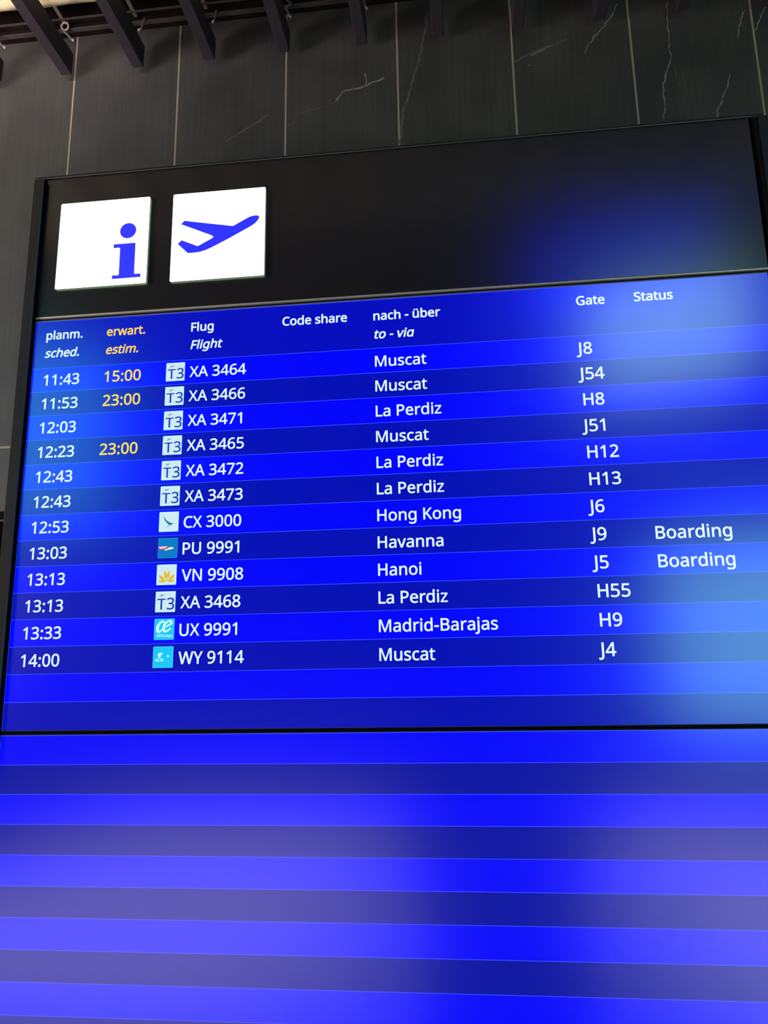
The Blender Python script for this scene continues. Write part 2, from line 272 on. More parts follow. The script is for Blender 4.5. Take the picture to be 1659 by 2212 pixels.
'W': (930, ["886 714 917 714 854 476 790 238 727 0 697 0 666 0 636 0 590 156 543 312 497 468 493 482 489 496 485 511 481 526 477 540 474 553 471 566 468 578 465 587 463 597 462 604 461 609 460 604 459 597 457 587 456 578 453 566 450 553 447 540 443 525 439 510 436 495 432 480 427 465 382 310 337 155 292 0 262 0 231 0 201 0 138 238 75 476 12 714 43 714 75 714 106 714 143 569 180 423 217 278 221 263 225 248 228 232 231 218 234 203 237 188 240 174 243 160 245 147 247 134 249 121 251 108 253 121 255 135 257 149 260 163 263 177 266 192 269 207 273 223 277 238 281 253 285 268 289 283 331 427 373 570 415 714 446 714 477 714 508 714 552 569 595 425 639 280 644 265 648 249 652 233 656 218 660 203 663 188 666 173 669 159 671 145 674 132 676 119 678 108 680 125 683 142 686 160 689 179 693 198 698 218 703 238 708 258 713 279 750 424 786 569 823 714 854 714"]),
'X': (586, ["503 125 582 0 548 0 514 0 480 0 417 103 354 207 291 310 227 207 163 103 99 0 67 0 36 0 4 0 83 124 162 248 241 372 167 486 93 600 19 714 52 714 86 714 119 714 177 621 236 527 294 434 353 527 411 621 470 714 502 714 533 714 565 714 491 601 418 487 344 374 423 249"]),
'Y': (566, ["221 480 283 363 345 480 407 597 469 714 501 714 534 714 566 714 487 568 407 423 328 277 328 185 328 92 328 0 298 0 268 0 238 0 238 91 238 182 238 273 159 420 79 567 0 714 33 714 65 714 98 714 160 597"]),
'a': (561, ["253 545 288 545 353 545 402 531 433 502 464 473 480 428 480 365 480 243 480 122 480 0 459 0 437 0 416 0 410 25 405 51 399 76 398 76 396 76 395 76 380 57 364 40 347 27 331 14 312 5 291 -1 270 -7 245 -10 215 -10 183 -10 154 -4 128 7 103 18 83 36 68 59 53 83 46 113 46 149 46 202 67 243 109 272 151 301 216 317 303 320 333 321 364 322 394 323 394 334 394 344 394 355 394 400 384 431 365 448 346 465 318 474 283 474 255 474 228 470 203 461 178 453 154 444 132 433 123 455 114 477 105 499 128 512 156 522 188 531 220 540","340 260 314 259 247 256 201 246 175 227 150 208 137 182 137 148 137 118 146 96 164 82 183 68 206 61 235 61 280 61 318 73 348 98 378 123 393 162 393 214 393 230 393 246 393 262 367 261"]),
'b': (615, ["173 637 173 575 173 552 172 531 171 511 171 492 169 476 168 465 170 465 171 465 173 465 188 488 209 507 236 522 263 537 297 545 339 545 406 545 459 522 499 475 540 429 560 360 560 268 560 207 551 155 532 114 514 73 488 42 455 21 422 0 383 -10 339 -10 297 -10 263 -2 236 13 209 28 188 47 173 68 171 68 168 68 166 68 160 45 154 23 148 0 127 0 106 0 85 0 85 253 85 507 85 760 114 760 144 760 173 760 173 698","373 472 324 472 286 472 256 465 234 450 212 436 196 414 187 384 178 355 173 317 173 271 173 270 173 268 173 267 173 201 184 150 205 115 227 80 267 63 326 63 374 63 410 81 433 116 457 151 469 202 469 269 469 336 457 387 433 421 410 455"]),
'c': (480, ["331 -10 300 -10 253 -10 210 0 173 19 136 38 107 68 86 109 65 150 55 202 55 265 55 331 66 385 88 426 110 467 140 498 177 517 215 536 258 546 306 546 333 546 360 543 385 537 410 532 431 525 447 517 438 493 429 468 420 444 404 450 385 456 364 461 343 466 323 469 304 469 268 469 238 461 215 446 192 431 174 408 163 378 152 348 146 311 146 266 146 223 152 187 163 157 174 127 191 104 214 89 237 74 265 66 299 66 328 66 354 69 376 75 399 81 419 88 438 97 438 71 438 45 438 19 420 10 400 3 378 -2 357 -7"]),
'd': (615, ["303 -10 275 -10 208 -10 155 13 115 59 75 106 55 175 55 267 55 359 75 428 115 475 156 522 209 546 276 546 304 546 328 542 349 535 370 528 388 519 403 507 418 495 431 482 442 467 444 467 446 467 448 467 447 476 446 488 444 505 443 522 442 536 442 546 442 617 442 689 442 760 471 760 501 760 530 760 530 507 530 253 530 0 506 0 483 0 459 0 455 24 450 48 446 72 445 72 443 72 442 72 431 57 418 43 403 30 388 18 370 8 349 1 327 -6","241 63 289 63 346 63 385 79 408 109 431 141 443 187 443 250 443 255 443 261 443 266 443 333 432 384 410 419 388 455 347 473 288 473 241 473 205 454 181 416 158 379 146 328 146 265 146 201 158 151 181 116 205 81"]),
'e': (564, ["245 546 292 546 338 546 377 536 410 516 443 496 469 468 486 431 504 395 513 353 513 304 513 286 513 269 513 251 391 251 268 251 146 251 147 190 163 144 192 112 222 81 264 65 317 65 351 65 381 68 407 74 434 81 461 90 489 102 489 76 489 51 489 25 462 13 435 4 408 -1 381 -7 350 -10 313 -10 262 -10 218 0 178 21 139 42 109 72 87 113 66 154 55 205 55 264 55 323 65 373 84 415 104 457 132 489 167 512 203 535","321 474 291 474 249 474 216 460 191 433 167 406 153 369 148 321 239 321 330 321 421 321 421 352 416 378 407 401 398 424 384 442 365 454 345 467"]),
'g': (615, ["206 546 275 546 310 546 342 539 370 526 399 513 423 492 443 465 445 465 446 465 448 465 452 489 456 512 460 536 483 536 507 536 530 536 530 354 530 173 530 -9 530 -60 521 -102 504 -136 487 -171 460 -197 425 -214 390 -231 345 -240 290 -240 251 -240 216 -237 183 -231 151 -226 122 -217 97 -206 97 -179 97 -152 97 -125 122 -138 152 -149 186 -156 220 -163 256 -167 295 -167 341 -167 377 -153 403 -126 430 -99 443 -63 443 -16 443 -9 443 -2 443 5 443 13 443 24 444 40 445 55 445 65 446 71 445 71 443 71 442 71 423 44 400 23 373 10 345 -3 313 -10 276 -10 207 -10 152 14 113 63 74 112 55 180 55 267 55 352 74 420 113 470 152 521","323 472 287 472 257 472 231 464 210 448 190 432 174 409 163 378 151 347 146 310 146 266 146 200 158 149 182 114 207 79 242 62 289 62 316 62 340 65 359 72 378 79 394 90 407 105 420 120 429 140 435 163 441 186 444 214 444 246 444 253 444 260 444 267 444 316 438 355 427 385 416 415 399 437 376 451 353 465"]),
'h': (618, ["173 611 173 537 173 524 172 511 171 498 171 485 169 473 168 462 170 462 172 462 174 462 185 481 200 496 217 508 234 520 254 529 275 535 296 542 318 545 341 545 384 545 420 538 449 524 479 511 500 490 515 461 530 432 537 395 537 349 537 233 537 116 537 0 508 0 479 0 450 0 450 114 450 229 450 343 450 386 440 419 421 440 402 461 371 472 330 472 290 472 259 464 236 449 213 434 197 412 187 383 178 354 173 319 173 277 173 185 173 92 173 0 144 0 114 0 85 0 85 253 85 507 85 760 114 760 144 760 173 760 173 686"]),
'i': (258, ["144 536 173 536 173 357 173 179 173 0 144 0 114 0 85 0 85 179 85 357 85 536 114 536","115 737 130 737 143 737 155 732 165 723 176 714 181 700 181 681 181 662 176 648 165 639 155 630 143 625 130 625 115 625 103 630 93 639 83 648 78 662 78 681 78 700 83 714 93 723 103 732"]),
'j': (258, ["57 -240 22 -240 5 -240 -9 -239 -22 -236 -35 -234 -46 -231 -55 -228 -55 -204 -55 -181 -55 -157 -45 -160 -35 -162 -24 -164 -13 -166 -2 -167 11 -167 32 -167 50 -161 64 -149 78 -138 85 -116 85 -83 85 123 85 330 85 536 114 536 144 536 173 536 173 331 173 125 173 -80 173 -113 168 -142 157 -166 146 -190 130 -208 108 -221 86 -234","78 662 78 681 78 700 83 714 93 723 103 732 115 737 130 737 143 737 155 732 165 723 176 714 181 700 181 681 181 662 176 648 165 639 155 630 143 625 130 625 115 625 103 630 93 639 83 648"]),
'l': (258, ["173 253 173 0 144 0 114 0 85 0 85 253 85 507 85 760 114 760 144 760 173 760 173 507"]),
'm': (935, ["638 546 673 546 734 546 779 530 809 499 839 468 854 418 854 349 854 233 854 116 854 0 825 0 796 0 767 0 767 115 767 230 767 345 767 387 758 419 740 440 723 461 695 472 658 472 606 472 569 457 546 427 524 397 513 353 513 296 513 197 513 99 513 0 484 0 455 0 426 0 426 115 426 230 426 345 426 373 422 396 414 415 406 435 394 449 378 458 362 467 341 472 316 472 280 472 252 464 231 449 210 434 196 413 186 384 177 355 173 320 173 278 173 185 173 93 173 0 144 0 114 0 85 0 85 179 85 357 85 536 109 536 132 536 156 536 160 512 165 487 169 463 171 463 172 463 174 463 185 482 199 497 215 509 232 522 250 531 270 537 290 543 311 546 332 546 373 546 408 539 435 524 463 509 483 487 496 456 498 456 499 456 501 456 519 487 543 509 574 524 605 539"]),
'n': (618, ["320 546 343 546 407 546 455 530 488 499 521 468 537 418 537 349 537 233 537 116 537 0 508 0 479 0 450 0 450 114 450 229 450 343 450 386 440 419 421 440 402 461 371 472 330 472 271 472 230 455 207 422 184 389 173 341 173 278 173 185 173 93 173 0 144 0 114 0 85 0 85 179 85 357 85 536 109 536 132 536 156 536 160 512 165 487 169 463 171 463 172 463 174 463 186 482 201 497 218 509 236 522 256 531 277 537 298 543"]),
'o': (605, ["551 328 551 269 551 224 545 185 533 150 522 116 505 87 483 63 462 39 435 21 405 8 373 -4 339 -10 301 -10 266 -10 233 -4 203 8 173 21 147 39 125 63 103 87 86 116 73 150 61 185 55 224 55 269 55 328 65 378 85 419 105 460 134 492 171 513 208 535 253 546 304 546 353 546 395 535 432 513 470 492 498 460 519 419 540 378","146 332 146 269 146 227 151 190 163 159 174 128 191 105 214 88 237 71 267 63 303 63 339 63 369 71 392 88 415 105 432 129 443 159 454 190 460 227 460 269 460 312 454 348 443 378 432 408 414 431 391 447 368 464 339 472 302 472 247 472 208 454 183 418 158 382"]),
'p': (615, ["311 546 340 546 406 546 459 523 499 477 540 431 560 362 560 269 560 208 551 157 532 115 514 74 488 42 455 21 422 1 384 -10 339 -10 312 -10 287 -6 266 1 245 8 226 18 211 29 196 41 184 54 173 68 171 68 169 68 167 68 168 57 170 42 171 25 172 8 173 -7 173 -20 173 -93 173 -167 173 -240 144 -240 114 -240 85 -240 85 19 85 277 85 536 109 536 133 536 157 536 161 512 165 487 169 463 170 463 172 463 173 463 184 478 197 492 211 505 226 518 244 528 265 535 286 542","373 472 324 472 288 472 259 465 237 451 215 438 199 417 189 390 179 363 174 328 173 286 173 280 173 275 173 269 173 225 178 188 187 157 196 126 212 103 234 87 257 71 287 63 326 63 359 63 385 72 406 90 428 108 443 132 453 163 464 194 469 230 469 270 469 331 457 380 433 417 410 454"]),
'q': (615, ["442 -87 442 -11 442 1 442 15 443 31 444 47 445 61 447 72 445 72 443 72 441 72 426 49 404 30 377 14 350 -2 316 -10 273 -10 208 -10 156 13 115 59 75 106 55 175 55 267 55 328 64 380 83 421 102 462 128 493 161 514 194 535 233 546 276 546 318 546 352 538 379 522 406 506 427 486 443 463 444 463 446 463 447 463 451 487 456 512 460 536 483 536 507 536 530 536 530 277 530 19 530 -240 501 -240 471 -240 442 -240 442 -164","241 63 290 63 327 63 356 70 378 83 401 96 417 117 427 144 437 172 442 207 443 248 443 254 443 260 443 266 443 334 432 386 409 420 386 455 346 473 288 473 240 473 204 454 181 416 158 379 146 328 146 265 146 202 158 152 181 116 205 81"]),
'r': (413, ["310 546 335 546 345 546 356 546 367 544 379 543 389 542 398 540 394 513 391 486 387 459 378 461 369 463 358 464 348 465 338 466 329 466 308 466 289 462 270 453 251 444 235 432 220 416 205 401 194 382 185 360 177 338 173 313 173 286 173 191 173 95 173 0 144 0 114 0 85 0 85 179 85 357 85 536 109 536 133 536 157 536 160 503 164 471 167 438 168 438 170 438 171 438 182 458 196 476 212 492 228 509 246 522 267 531 288 541"]),
's': (479, ["434 177 434 148 434 113 425 84 408 61 391 38 366 20 334 8 302 -4 264 -10 220 -10 183 -10 150 -7 123 -1 97 5 73 13 52 24 52 51 52 77 52 104 73 93 99 83 129 74 160 65 191 61 222 61 267 61 299 68 319 82 339 97 349 116 349 140 349 153 345 165 338 176 331 187 317 197 298 208 280 219 252 230 217 244 182 257 153 271 128 284 103 297 84 313 71 332 58 351 51 375 51 404 51 449 69 484 106 509 143 534 192 546 252 546 285 546 315 543 343 536 372 530 398 521 423 510 413 487 403 463 393 440 370 449 347 457 322 464 297 471 272 474 246 474 210 474 182 468 163 456 144 445 135 429 135 409 135 394 139 382 148 371 157 361 171 351 191 341 212 332 239 320 273 307 307 294 336 281 360 268 384 255 402 238 415 219 428 201"]),
't': (361, ["239 62 264 62 277 62 291 63 305 65 319 68 330 70 339 73 339 51 339 28 339 6 330 1 316 -2 299 -5 282 -8 265 -10 249 -10 221 -10 195 -5 171 4 148 14 129 31 114 55 99 79 92 113 92 156 92 260 92 364 92 468 67 468 41 468 16 468 16 482 16 496 16 510 42 522 67 533 93 545 105 583 116 621 128 659 145 659 163 659 180 659 180 618 180 577 180 536 232 536 283 536 335 536 335 513 335 491 335 468 283 468 232 468 180 468 180 365 180 261 180 158 180 125 188 101 203 85 219 70"]),
'u': (618, ["504 536 533 536 533 357 533 179 533 0 509 0 485 0 461 0 457 24 452 47 448 71 447 71 445 71 444 71 433 52 418 37 400 25 382 13 362 4 341 -1 320 -7 297 -10 274 -10 231 -10 195 -3 167 10 137 24 116 45 101 74 86 103 79 140 79 185 79 302 79 419 79 536 109 536 138 536 168 536 168 421 168 306 168 191 168 148 178 116 197 95 216 74 246 63 287 63 327 63 358 70 381 85 405 101 421 122 430 151 440 180 445 216 445 257 445 350 445 443 445 536 474 536"]),
'v': (508, ["237 0 203 0 135 179 68 357 0 536 31 536 63 536 94 536 132 431 170 325 208 220 213 205 219 189 225 171 231 153 236 136 241 119 246 103 249 89 251 78 252 78 254 78 255 78 258 89 262 103 266 120 271 137 277 154 283 172 290 190 295 206 300 220 338 325 376 431 414 536 445 536 477 536 508 536 440 357 372 179 304 0 270 0"]),
'w': (786, ["462 202 431 303 427 317 423 331 419 344 415 358 412 371 408 383 405 396 403 407 400 418 397 429 395 438 394 445 393 445 391 445 390 445 389 438 387 429 384 418 382 407 380 396 376 383 373 370 370 357 366 343 363 330 359 316 354 302 322 202 290 101 258 1 225 1 191 1 158 1 109 180 60 358 11 537 41 537 72 537 102 537 127 442 151 346 176 251 181 232 186 212 191 192 196 173 200 154 203 136 207 119 210 104 211 91 212 91 214 91 215 91 217 99 219 109 222 121 225 133 227 146 230 159 234 172 237 186 240 199 244 212 248 224 251 235 283 336 314 436 346 537 378 537 410 537 442 537 473 436 503 336 534 235 539 220 543 203 548 186 554 169 558 152 562 135 566 119 569 105 570 92 571 92 573 92 574 92 575 103 578 117 581 134 585 151 589 170 594 190 599 211 605 231 610 251 635 346 660 442 685 537 715 537 745 537 775 537 725 358 676 180 626 1 592 1 557 1 523 1 492 102"]),
'z': (470, ["431 23 431 0 300 0 170 0 39 0 39 19 39 39 39 58 135 195 231 331 327 468 237 468 146 468 56 468 56 491 56 513 56 536 179 536 301 536 424 536 424 514 424 492 424 470 329 336 235 202 140 68 237 68 334 68 431 68 431 45"]),
'æ': (864, ["567 546 603 546 646 546 684 536 715 516 746 496 770 468 787 432 804 396 813 354 813 306 813 288 813 270 813 252 699 252 584 252 470 252 471 188 485 141 511 110 538 80 576 65 625 65 658 65 688 68 713 74 738 81 764 90 789 102 789 76 789 51 789 25 762 13 736 4 710 -1 685 -7 655 -10 622 -10 591 -10 563 -6 537 2 512 11 489 24 469 40 450 57 433 78 419 103 404 80 387 61 368 44 350 26 329 13 304 4 280 -5 251 -10 216 -10 184 -10 155 -4 129 7 104 18 83 36 68 59 53 83 46 113 46 149 46 185 55 215 72 240 90 265 117 284 153 297 190 311 235 319 290 320 320 321 350 322 380 323 380 334 380 346 380 357 380 400 370 431 349 448 329 465 302 474 268 474 241 474 215 470 189 462 164 454 140 444 118 433 109 455 100 477 91 499 114 512 143 523 176 532 209 541 242 545 275 545 316 545 350 538 377 524 404 511 425 489 439 459 456 486 479 508 507 523 535 538","328 260 303 259 240 256 197 246 173 227 149 208 137 182 137 148 137 118 145 96 163 82 179 68 202 61 230 61 258 61 283 67 305 77 328 88 346 105 358 128 371 151 378 179 378 214 378 230 378 246 378 262 353 261","629 474 602 474 563 474 533 461 510 434 488 408 475 370 472 321 555 321 637 321 720 321 720 352 716 378 707 401 699 424 686 442 669 455 652 468"]),
'ü': (618, ["504 536 533 536 533 357 533 179 533 0 509 0 485 0 461 0 457 24 452 47 448 71 447 71 445 71 444 71 433 52 418 37 400 25 382 13 362 4 341 -1 320 -7 297 -10 274 -10 231 -10 195 -3 167 10 137 24 116 45 101 74 86 103 79 140 79 185 79 302 79 419 79 536 109 536 138 536 168 536 168 421 168 306 168 191 168 148 178 116 197 95 216 74 246 63 287 63 327 63 358 70 381 85 405 101 421 122 430 151 440 180 445 216 445 257 445 350 445 443 445 536 474 536","169 664 169 681 169 698 174 711 183 718 192 726 203 730 216 730 229 730 240 726 249 718 258 711 263 698 263 681 263 664 258 652 249 643 240 635 229 631 216 631 203 631 192 635 183 643 174 652","357 664 357 681 357 698 361 711 370 718 379 726 390 730 403 730 416 730 427 726 436 718 445 711 450 698 450 681 450 664 445 652 436 643 427 635 416 631 403 631 390 631 379 635 370 643 361 652"]),
}


# ----------------------------------------------------------------- builders
class MB:
    """Collects faces (board units) of one mesh; each face carries a material slot name."""

    def __init__(self):
        self.v, self.f, self.m = [], [], []

    def face(self, pts, m):
        i = len(self.v)
        self.v += [tuple(p) for p in pts]
        self.f.append(tuple(range(i, i + len(pts))))
        self.m.append(m)

    def rect(self, x0, x1, z0, z1, y, m):          # faces the hall (-y)
        self.face([(x0, y, z0), (x1, y, z0), (x1, y, z1), (x0, y, z1)], m)

    def box(self, x0, x1, y0, y1, z0, z1, m, front=None, c=0.0):
        """Box; c chamfers its long edges seen from the hall."""
        if c:
            pr = [(x0, y1), (x0, y0 + c), (x0 + c, y0), (x1 - c, y0), (x1, y0 + c), (x1, y1)]
            self.prism(pr, z0, z1, m, front)
            return
        v = [(x, y, z) for x in (x0, x1) for y in (y0, y1) for z in (z0, z1)]
        q = [(0, 1, 3, 2), (4, 6, 7, 5), (0, 4, 5, 1), (2, 3, 7, 6), (0, 2, 6, 4), (1, 5, 7, 3)]
        for k, a in enumerate(q):
            self.face([v[i] for i in a], front if (front and k == 2) else m)

    def prism(self, prof, z0, z1, m, edge=None):   # profile in x,y swept along z
        n = len(prof)
        for i in range(n):
            a, b = prof[i], prof[(i + 1) % n]
            slant = abs(a[0] - b[0]) > 1e-6 and abs(a[1] - b[1]) > 1e-6
            self.face([(a[0], a[1], z0), (b[0], b[1], z0), (b[0], b[1], z1), (a[0], a[1], z1)],
                      edge if (edge and slant) else m)
        self.face([(p[0], p[1], z1) for p in prof], m)
        self.face([(p[0], p[1], z0) for p in reversed(prof)], m)

    def prism_x(self, prof, x0, x1, m, edge=None):  # profile in y,z swept along x
        n = len(prof)
        for i in range(n):
            a, b = prof[i], prof[(i + 1) % n]
            slant = abs(a[0] - b[0]) > 1e-6 and abs(a[1] - b[1]) > 1e-6
            self.face([(x0, a[0], a[1]), (x1, a[0], a[1]), (x1, b[0], b[1]), (x0, b[0], b[1])],
                      edge if (edge and slant) else m)
        self.face([(x0, p[0], p[1]) for p in prof], m)
        self.face([(x1, p[0], p[1]) for p in reversed(prof)], m)

    def tube(self, pts, r, m, n=8, tip=None):
        P = [Vector(p) for p in pts]
        rings = []
        for i, p in enumerate(P):
            d = (P[min(i + 1, len(P) - 1)] - P[max(i - 1, 0)]).normalized()
            a = d.cross(Vector((0.3, 1, 0.2))).normalized()
            b = d.cross(a)
            rings.append([p + a * r * math.cos(t) + b * r * math.sin(t)
                          for t in (2 * math.pi * k / n for k in range(n))])
        for i in range(len(P) - 1):
            mm = tip if (tip and i == len(P) - 2) else m
            for k in range(n):
                self.face([rings[i][k], rings[i][(k + 1) % n], rings[i + 1][(k + 1) % n], rings[i + 1][k]], mm)
        self.face(list(reversed(rings[0])), m)
        self.face(rings[-1], tip or m)

    def polys(self, polys, y, m, thick=0.0):
        """Fill outlines (lists of (x,z)) as one region with holes."""
        cu = bpy.data.curves.new('outline', 'CURVE')
        cu.dimensions = '2D'
        cu.fill_mode = 'BOTH'
        cu.extrude = thick
        for pl in polys:
            s = cu.splines.new('POLY')
            s.points.add(len(pl) - 1)
            for sp, q in zip(s.points, pl):
                sp.co = (q[0], q[1], 0, 1)
            s.use_cyclic_u = True
        o = bpy.data.objects.new('outline', cu)
        me = bpy.data.meshes.new_from_object(o)
        i = len(self.v)
        self.v += [(v.co.x, y - v.co.z, v.co.y) for v in me.vertices]
        for p in me.polygons:
            self.f.append(tuple(i + k for k in p.vertices))
            self.m.append(m)
        bpy.data.objects.remove(o)
        bpy.data.curves.remove(cu)
        bpy.data.meshes.remove(me)

    def rim(self, loops, y, m, w):
        """Thicken drawn letters: a thin band of half width w along every contour."""
        for pl in loops:
            n = len(pl)
            mit = []
            for i in range(n):
                a, p, c = (Vector(pl[i - 1]), Vector(pl[i]), Vector(pl[(i + 1) % n]))
                d1, d2 = (p - a).normalized(), (c - p).normalized()
                q = Vector((-d1.y - d2.y, d1.x + d2.x))
                k = w / max(0.5, (1 + d1.dot(d2)) / 2) / 2
                mit.append(q * k)
            for i in range(n):
                j = (i + 1) % n
                a, c = Vector(pl[i]), Vector(pl[j])
                self.face([(v.x, y, v.y) for v in (a - mit[i], c - mit[j], c + mit[j], a + mit[i])], m)

    def build(self, name, parent=None, base=None, smooth=False):
        if base is None:
            xs, ys, zs = zip(*self.v)
            base = ((min(xs) + max(xs)) / 2, (min(ys) + max(ys)) / 2, min(zs))
        B = W(*base)
        me = bpy.data.meshes.new(name)
        me.from_pydata([tuple(W(*p) - B) for p in self.v], [], self.f)
        names = []
        for k in self.m:
            if k not in names:
                names.append(k)
        for k in names:
            me.materials.append(M[k])
        for p, k in zip(me.polygons, self.m):
            p.material_index = names.index(k)
            p.use_smooth = smooth
        if smooth:                                   # weld, so that the shading runs over the faces
            bm = bmesh.new()
            bm.from_mesh(me)
            bmesh.ops.remove_doubles(bm, verts=bm.verts, dist=1e-5)
            bm.to_mesh(me)
            bm.free()
        me.update()
        o = bpy.data.objects.new(name, me)
        col.objects.link(o)
        if parent:
            o.parent = parent
            o.location = B - WORLD[parent.name]
        else:
            o.location = B
        WORLD[o.name] = B
        return o


WORLD = {}


def tag(o, label=None, cat=None, group=None, kind=None):
    if label:
        o['label'] = label
    if cat:
        o['category'] = cat
    if group:
        o['group'] = group
    if kind:
        o['kind'] = kind
    return o


def thing(name, base, label, cat, group=None):
    o = bpy.data.objects.new(name, None)
    o.empty_display_size = 0.1
    col.objects.link(o)
    o.location = W(*base)
    WORLD[o.name] = W(*base)
    return tag(o, label, cat, group)


def structure(mb, name, smooth=False):
    return tag(mb.build(name, smooth=smooth), kind='structure')


# ----------------------------------------------------------------- the setting
WALL = 4.0
X0, X1, YF = -110.0, 140.0, -150.0
JOINTS = [-1.60 + 5.416 * k for k in range(-14, 24)]
random.seed(4)

wall = MB()
CL = -6.9                                            # lower edge of the tiles
JW = 0.05
ZJ = [CL, -3.9, 20.0, 24.0]
edges = [X0] + [j for j in JOINTS if X0 < j < X1] + [X1]
for a, b in zip(edges, edges[1:]):
    for z0, z1 in zip(ZJ, ZJ[1:]):
        wall.rect(a + JW, b - JW, z0 + JW, z1 - JW, WALL, 'tile')
wall.rect(X0, X1, CL, 24, WALL + 0.02, 'grout')


def vein(pts, w, m):
    P = [pts[0]]
    for a, b in zip(pts, pts[1:]):
        n = max(2, int(math.hypot(b[0] - a[0], b[1] - a[1]) / 0.16))
        for i in range(1, n + 1):
            t = i / n
            j = 0.05 if i < n else 0.0
            P.append((a[0] + (b[0] - a[0]) * t + random.uniform(-j, j), a[1] + (b[1] - a[1]) * t + random.uniform(-j, j)))
    for a, b in zip(P, P[1:]):
        d = math.hypot(b[0] - a[0], b[1] - a[1]) or 1
        k = w * random.uniform(0.35, 1.0) / 2
        nx, nz = -(b[1] - a[1]) / d * k, (b[0] - a[0]) / d * k
        wall.face([(a[0] - nx, WALL - .004, a[1] - nz), (b[0] - nx, WALL - .004, b[1] - nz),
                   (b[0] + nx, WALL - .004, b[1] + nz), (a[0] + nx, WALL - .004, a[1] + nz)], m)


VEINS = [
    ([(14.016, 13.542), (13.348, 13.31), (12.678, 13.078), (12.12, 13.063), (11.896, 12.833), (11.604, 12.431)], .09, 'vein'),
    ([(11.604, 12.431), (11.112, 12.281), (9.767, 12.019)], .05, 'vein_faint'),
    ([(25.056, 16.324), (24.592, 15.508), (24.125, 14.901), (23.664, 14.348), (23.329, 13.781)], .08, 'vein'),
    ([(16.182, 16.881), (15.767, 14.704), (15.212, 12.719), (14.906, 11.745), (14.693, 9.907)], .12, 'vein_faint'),
    ([(22.691, 14.643), (21.654, 14.386), (20.78, 14.033), (20.165, 13.724)], .10, 'vein_faint'),
    ([(22.1, 14.5), (21.5, 14.2), (20.9, 13.95)], .07, 'vein'),
    ([(27.275, 16.244), (27.19, 14.852), (27.181, 13.848), (27.174, 13.102), (26.874, 12.274)], .06, 'vein'),
    ([(26.874, 12.274), (26.82, 11.913), (26.709, 11.803), (26.684, 11.077), (26.692, 10.714), (26.581, 9.934)], .07, 'vein'),
    ([(27.3, 12.4), (27.42, 11.4)], .05, 'vein_faint'),
    ([(27.6, 12.2), (27.7, 11.0)], .05, 'vein_faint'),
    ([(29.631, 11.958), (29.521, 11.486), (29.189, 10.801), (28.975, 10.274), (28.845, 9.789)], .07, 'vein'),
    ([(30.68, 15.297), (30.398, 14.579), (30.177, 13.858)], .06, 'vein'),
    ([(31.553, 15.312), (31.288, 14.768), (30.969, 14.084)], .08, 'vein'),
    ([(8.41, 12.113), (7.063, 11.287), (6.345, 10.853)], .08, 'vein_faint'),
    ([(9.323, 11.406), (9.77, 11.612)], .06, 'vein_faint'),
    ([(20.767, 13.401), (20.874, 13.414)], .08, 'vein'),
    ([(13.1, 13.9), (13.15, 13.2)], .06, 'vein'),
    ([(35.5, 14.0), (34.0, 9.0), (34.4, 2.0), (33.0, -3.0)], .08, 'vein'),
    ([(-6.0, 9.0), (-7.5, 4.0), (-7.0, 0.0), (-9.0, -4.0)], .07, 'vein_faint'),
]
for v in VEINS:
    vein(*v)
structure(wall, 'wall_back')

b = MB()                                             # dark cladding under the tiles
b.box(X0, X1, WALL - 0.25, WALL + .5, FLOOR, -8.05, 'cladding')
b.box(X0, X1, WALL - 0.45, WALL + .5, -8.05, -7.35, 'cladding')
b.box(X0, X1, WALL - 0.15, WALL + .5, -7.35, -6.9, 'ledge')
b.box(X0, X1, WALL - 0.50, WALL - .45, -7.44, -7.35, 'angle')
structure(b, 'trim_1')

b = MB()
b.box(X0, X1, YF, WALL + 1, FLOOR - 1, FLOOR, 'floor')
structure(b, 'floor')
b = MB()                                             # added unseen dark strip, stands in for the viewer's dark reflection
b.face([(13, -24, FLOOR + .05), (24.5, -24, FLOOR + .05), (28, -62, FLOOR + .05), (50, YF, FLOOR + .05), (-2, YF, FLOOR + .05), (11, -62, FLOOR + .05)][::-1], 'dim_strip')
structure(b, 'added_floor_strip')
for nm, args in (('wall_left', (X0 - 1, X0, YF, WALL)), ('wall_right', (X1, X1 + 1, YF, WALL)), ('wall_front', (X0, X1, YF - 1, YF))):
    b = MB()
    b.box(args[0], args[1], args[2], args[3], FLOOR, 70, 'paint')
    structure(b, nm)

b = MB()                                             # black plenum above everything
b.box(X0, X1, -22, WALL + 1, 24, 25, 'deck')
b.box(X0, X1, -22.5, -22, 17.5, 70, 'deck')
b.box(X0, X1, YF, -22, 70, 71, 'deck')
structure(b, 'ceiling')

b = MB()                                             # cream quilted lining above the baffles
CZ, CY = 18.0, 2.55
nx, pitch = 520, 0.66
xs = [X0 + (X1 - X0) * i / nx for i in range(nx + 1)]
for row in range(18):
    ya = CY - row * pitch
    yb = ya - pitch
    ring = []
    for k in range(7):
        t = k / 6
        ring.append((ya + (yb - ya) * t, -math.sin(math.pi * t) * 0.20))
    for i in range(nx):
        for k in range(6):
            q = []
            for (ii, kk) in ((i, k), (i + 1, k), (i + 1, k + 1), (i, k + 1)):
                x = xs[ii]
                wv = 0.75 + 0.25 * math.cos(2 * math.pi * (x + row * 0.35) / 1.45) + 0.12 * math.sin(x * 2.3 + row)
                q.append((x, ring[kk][0] + 0.03 * math.sin(x * 1.7 + row * 2), CZ + 0.18 + ring[kk][1] * wv))
            b.face(q, 'cream')
b.box(X0, X1, CY - 18 * pitch, CY - 0.05, CZ + 0.2, CZ + 0.35, 'cream')
b.box(X0, X1, -21.9, CY - 18 * pitch, CZ, CZ + 0.35, 'cream')
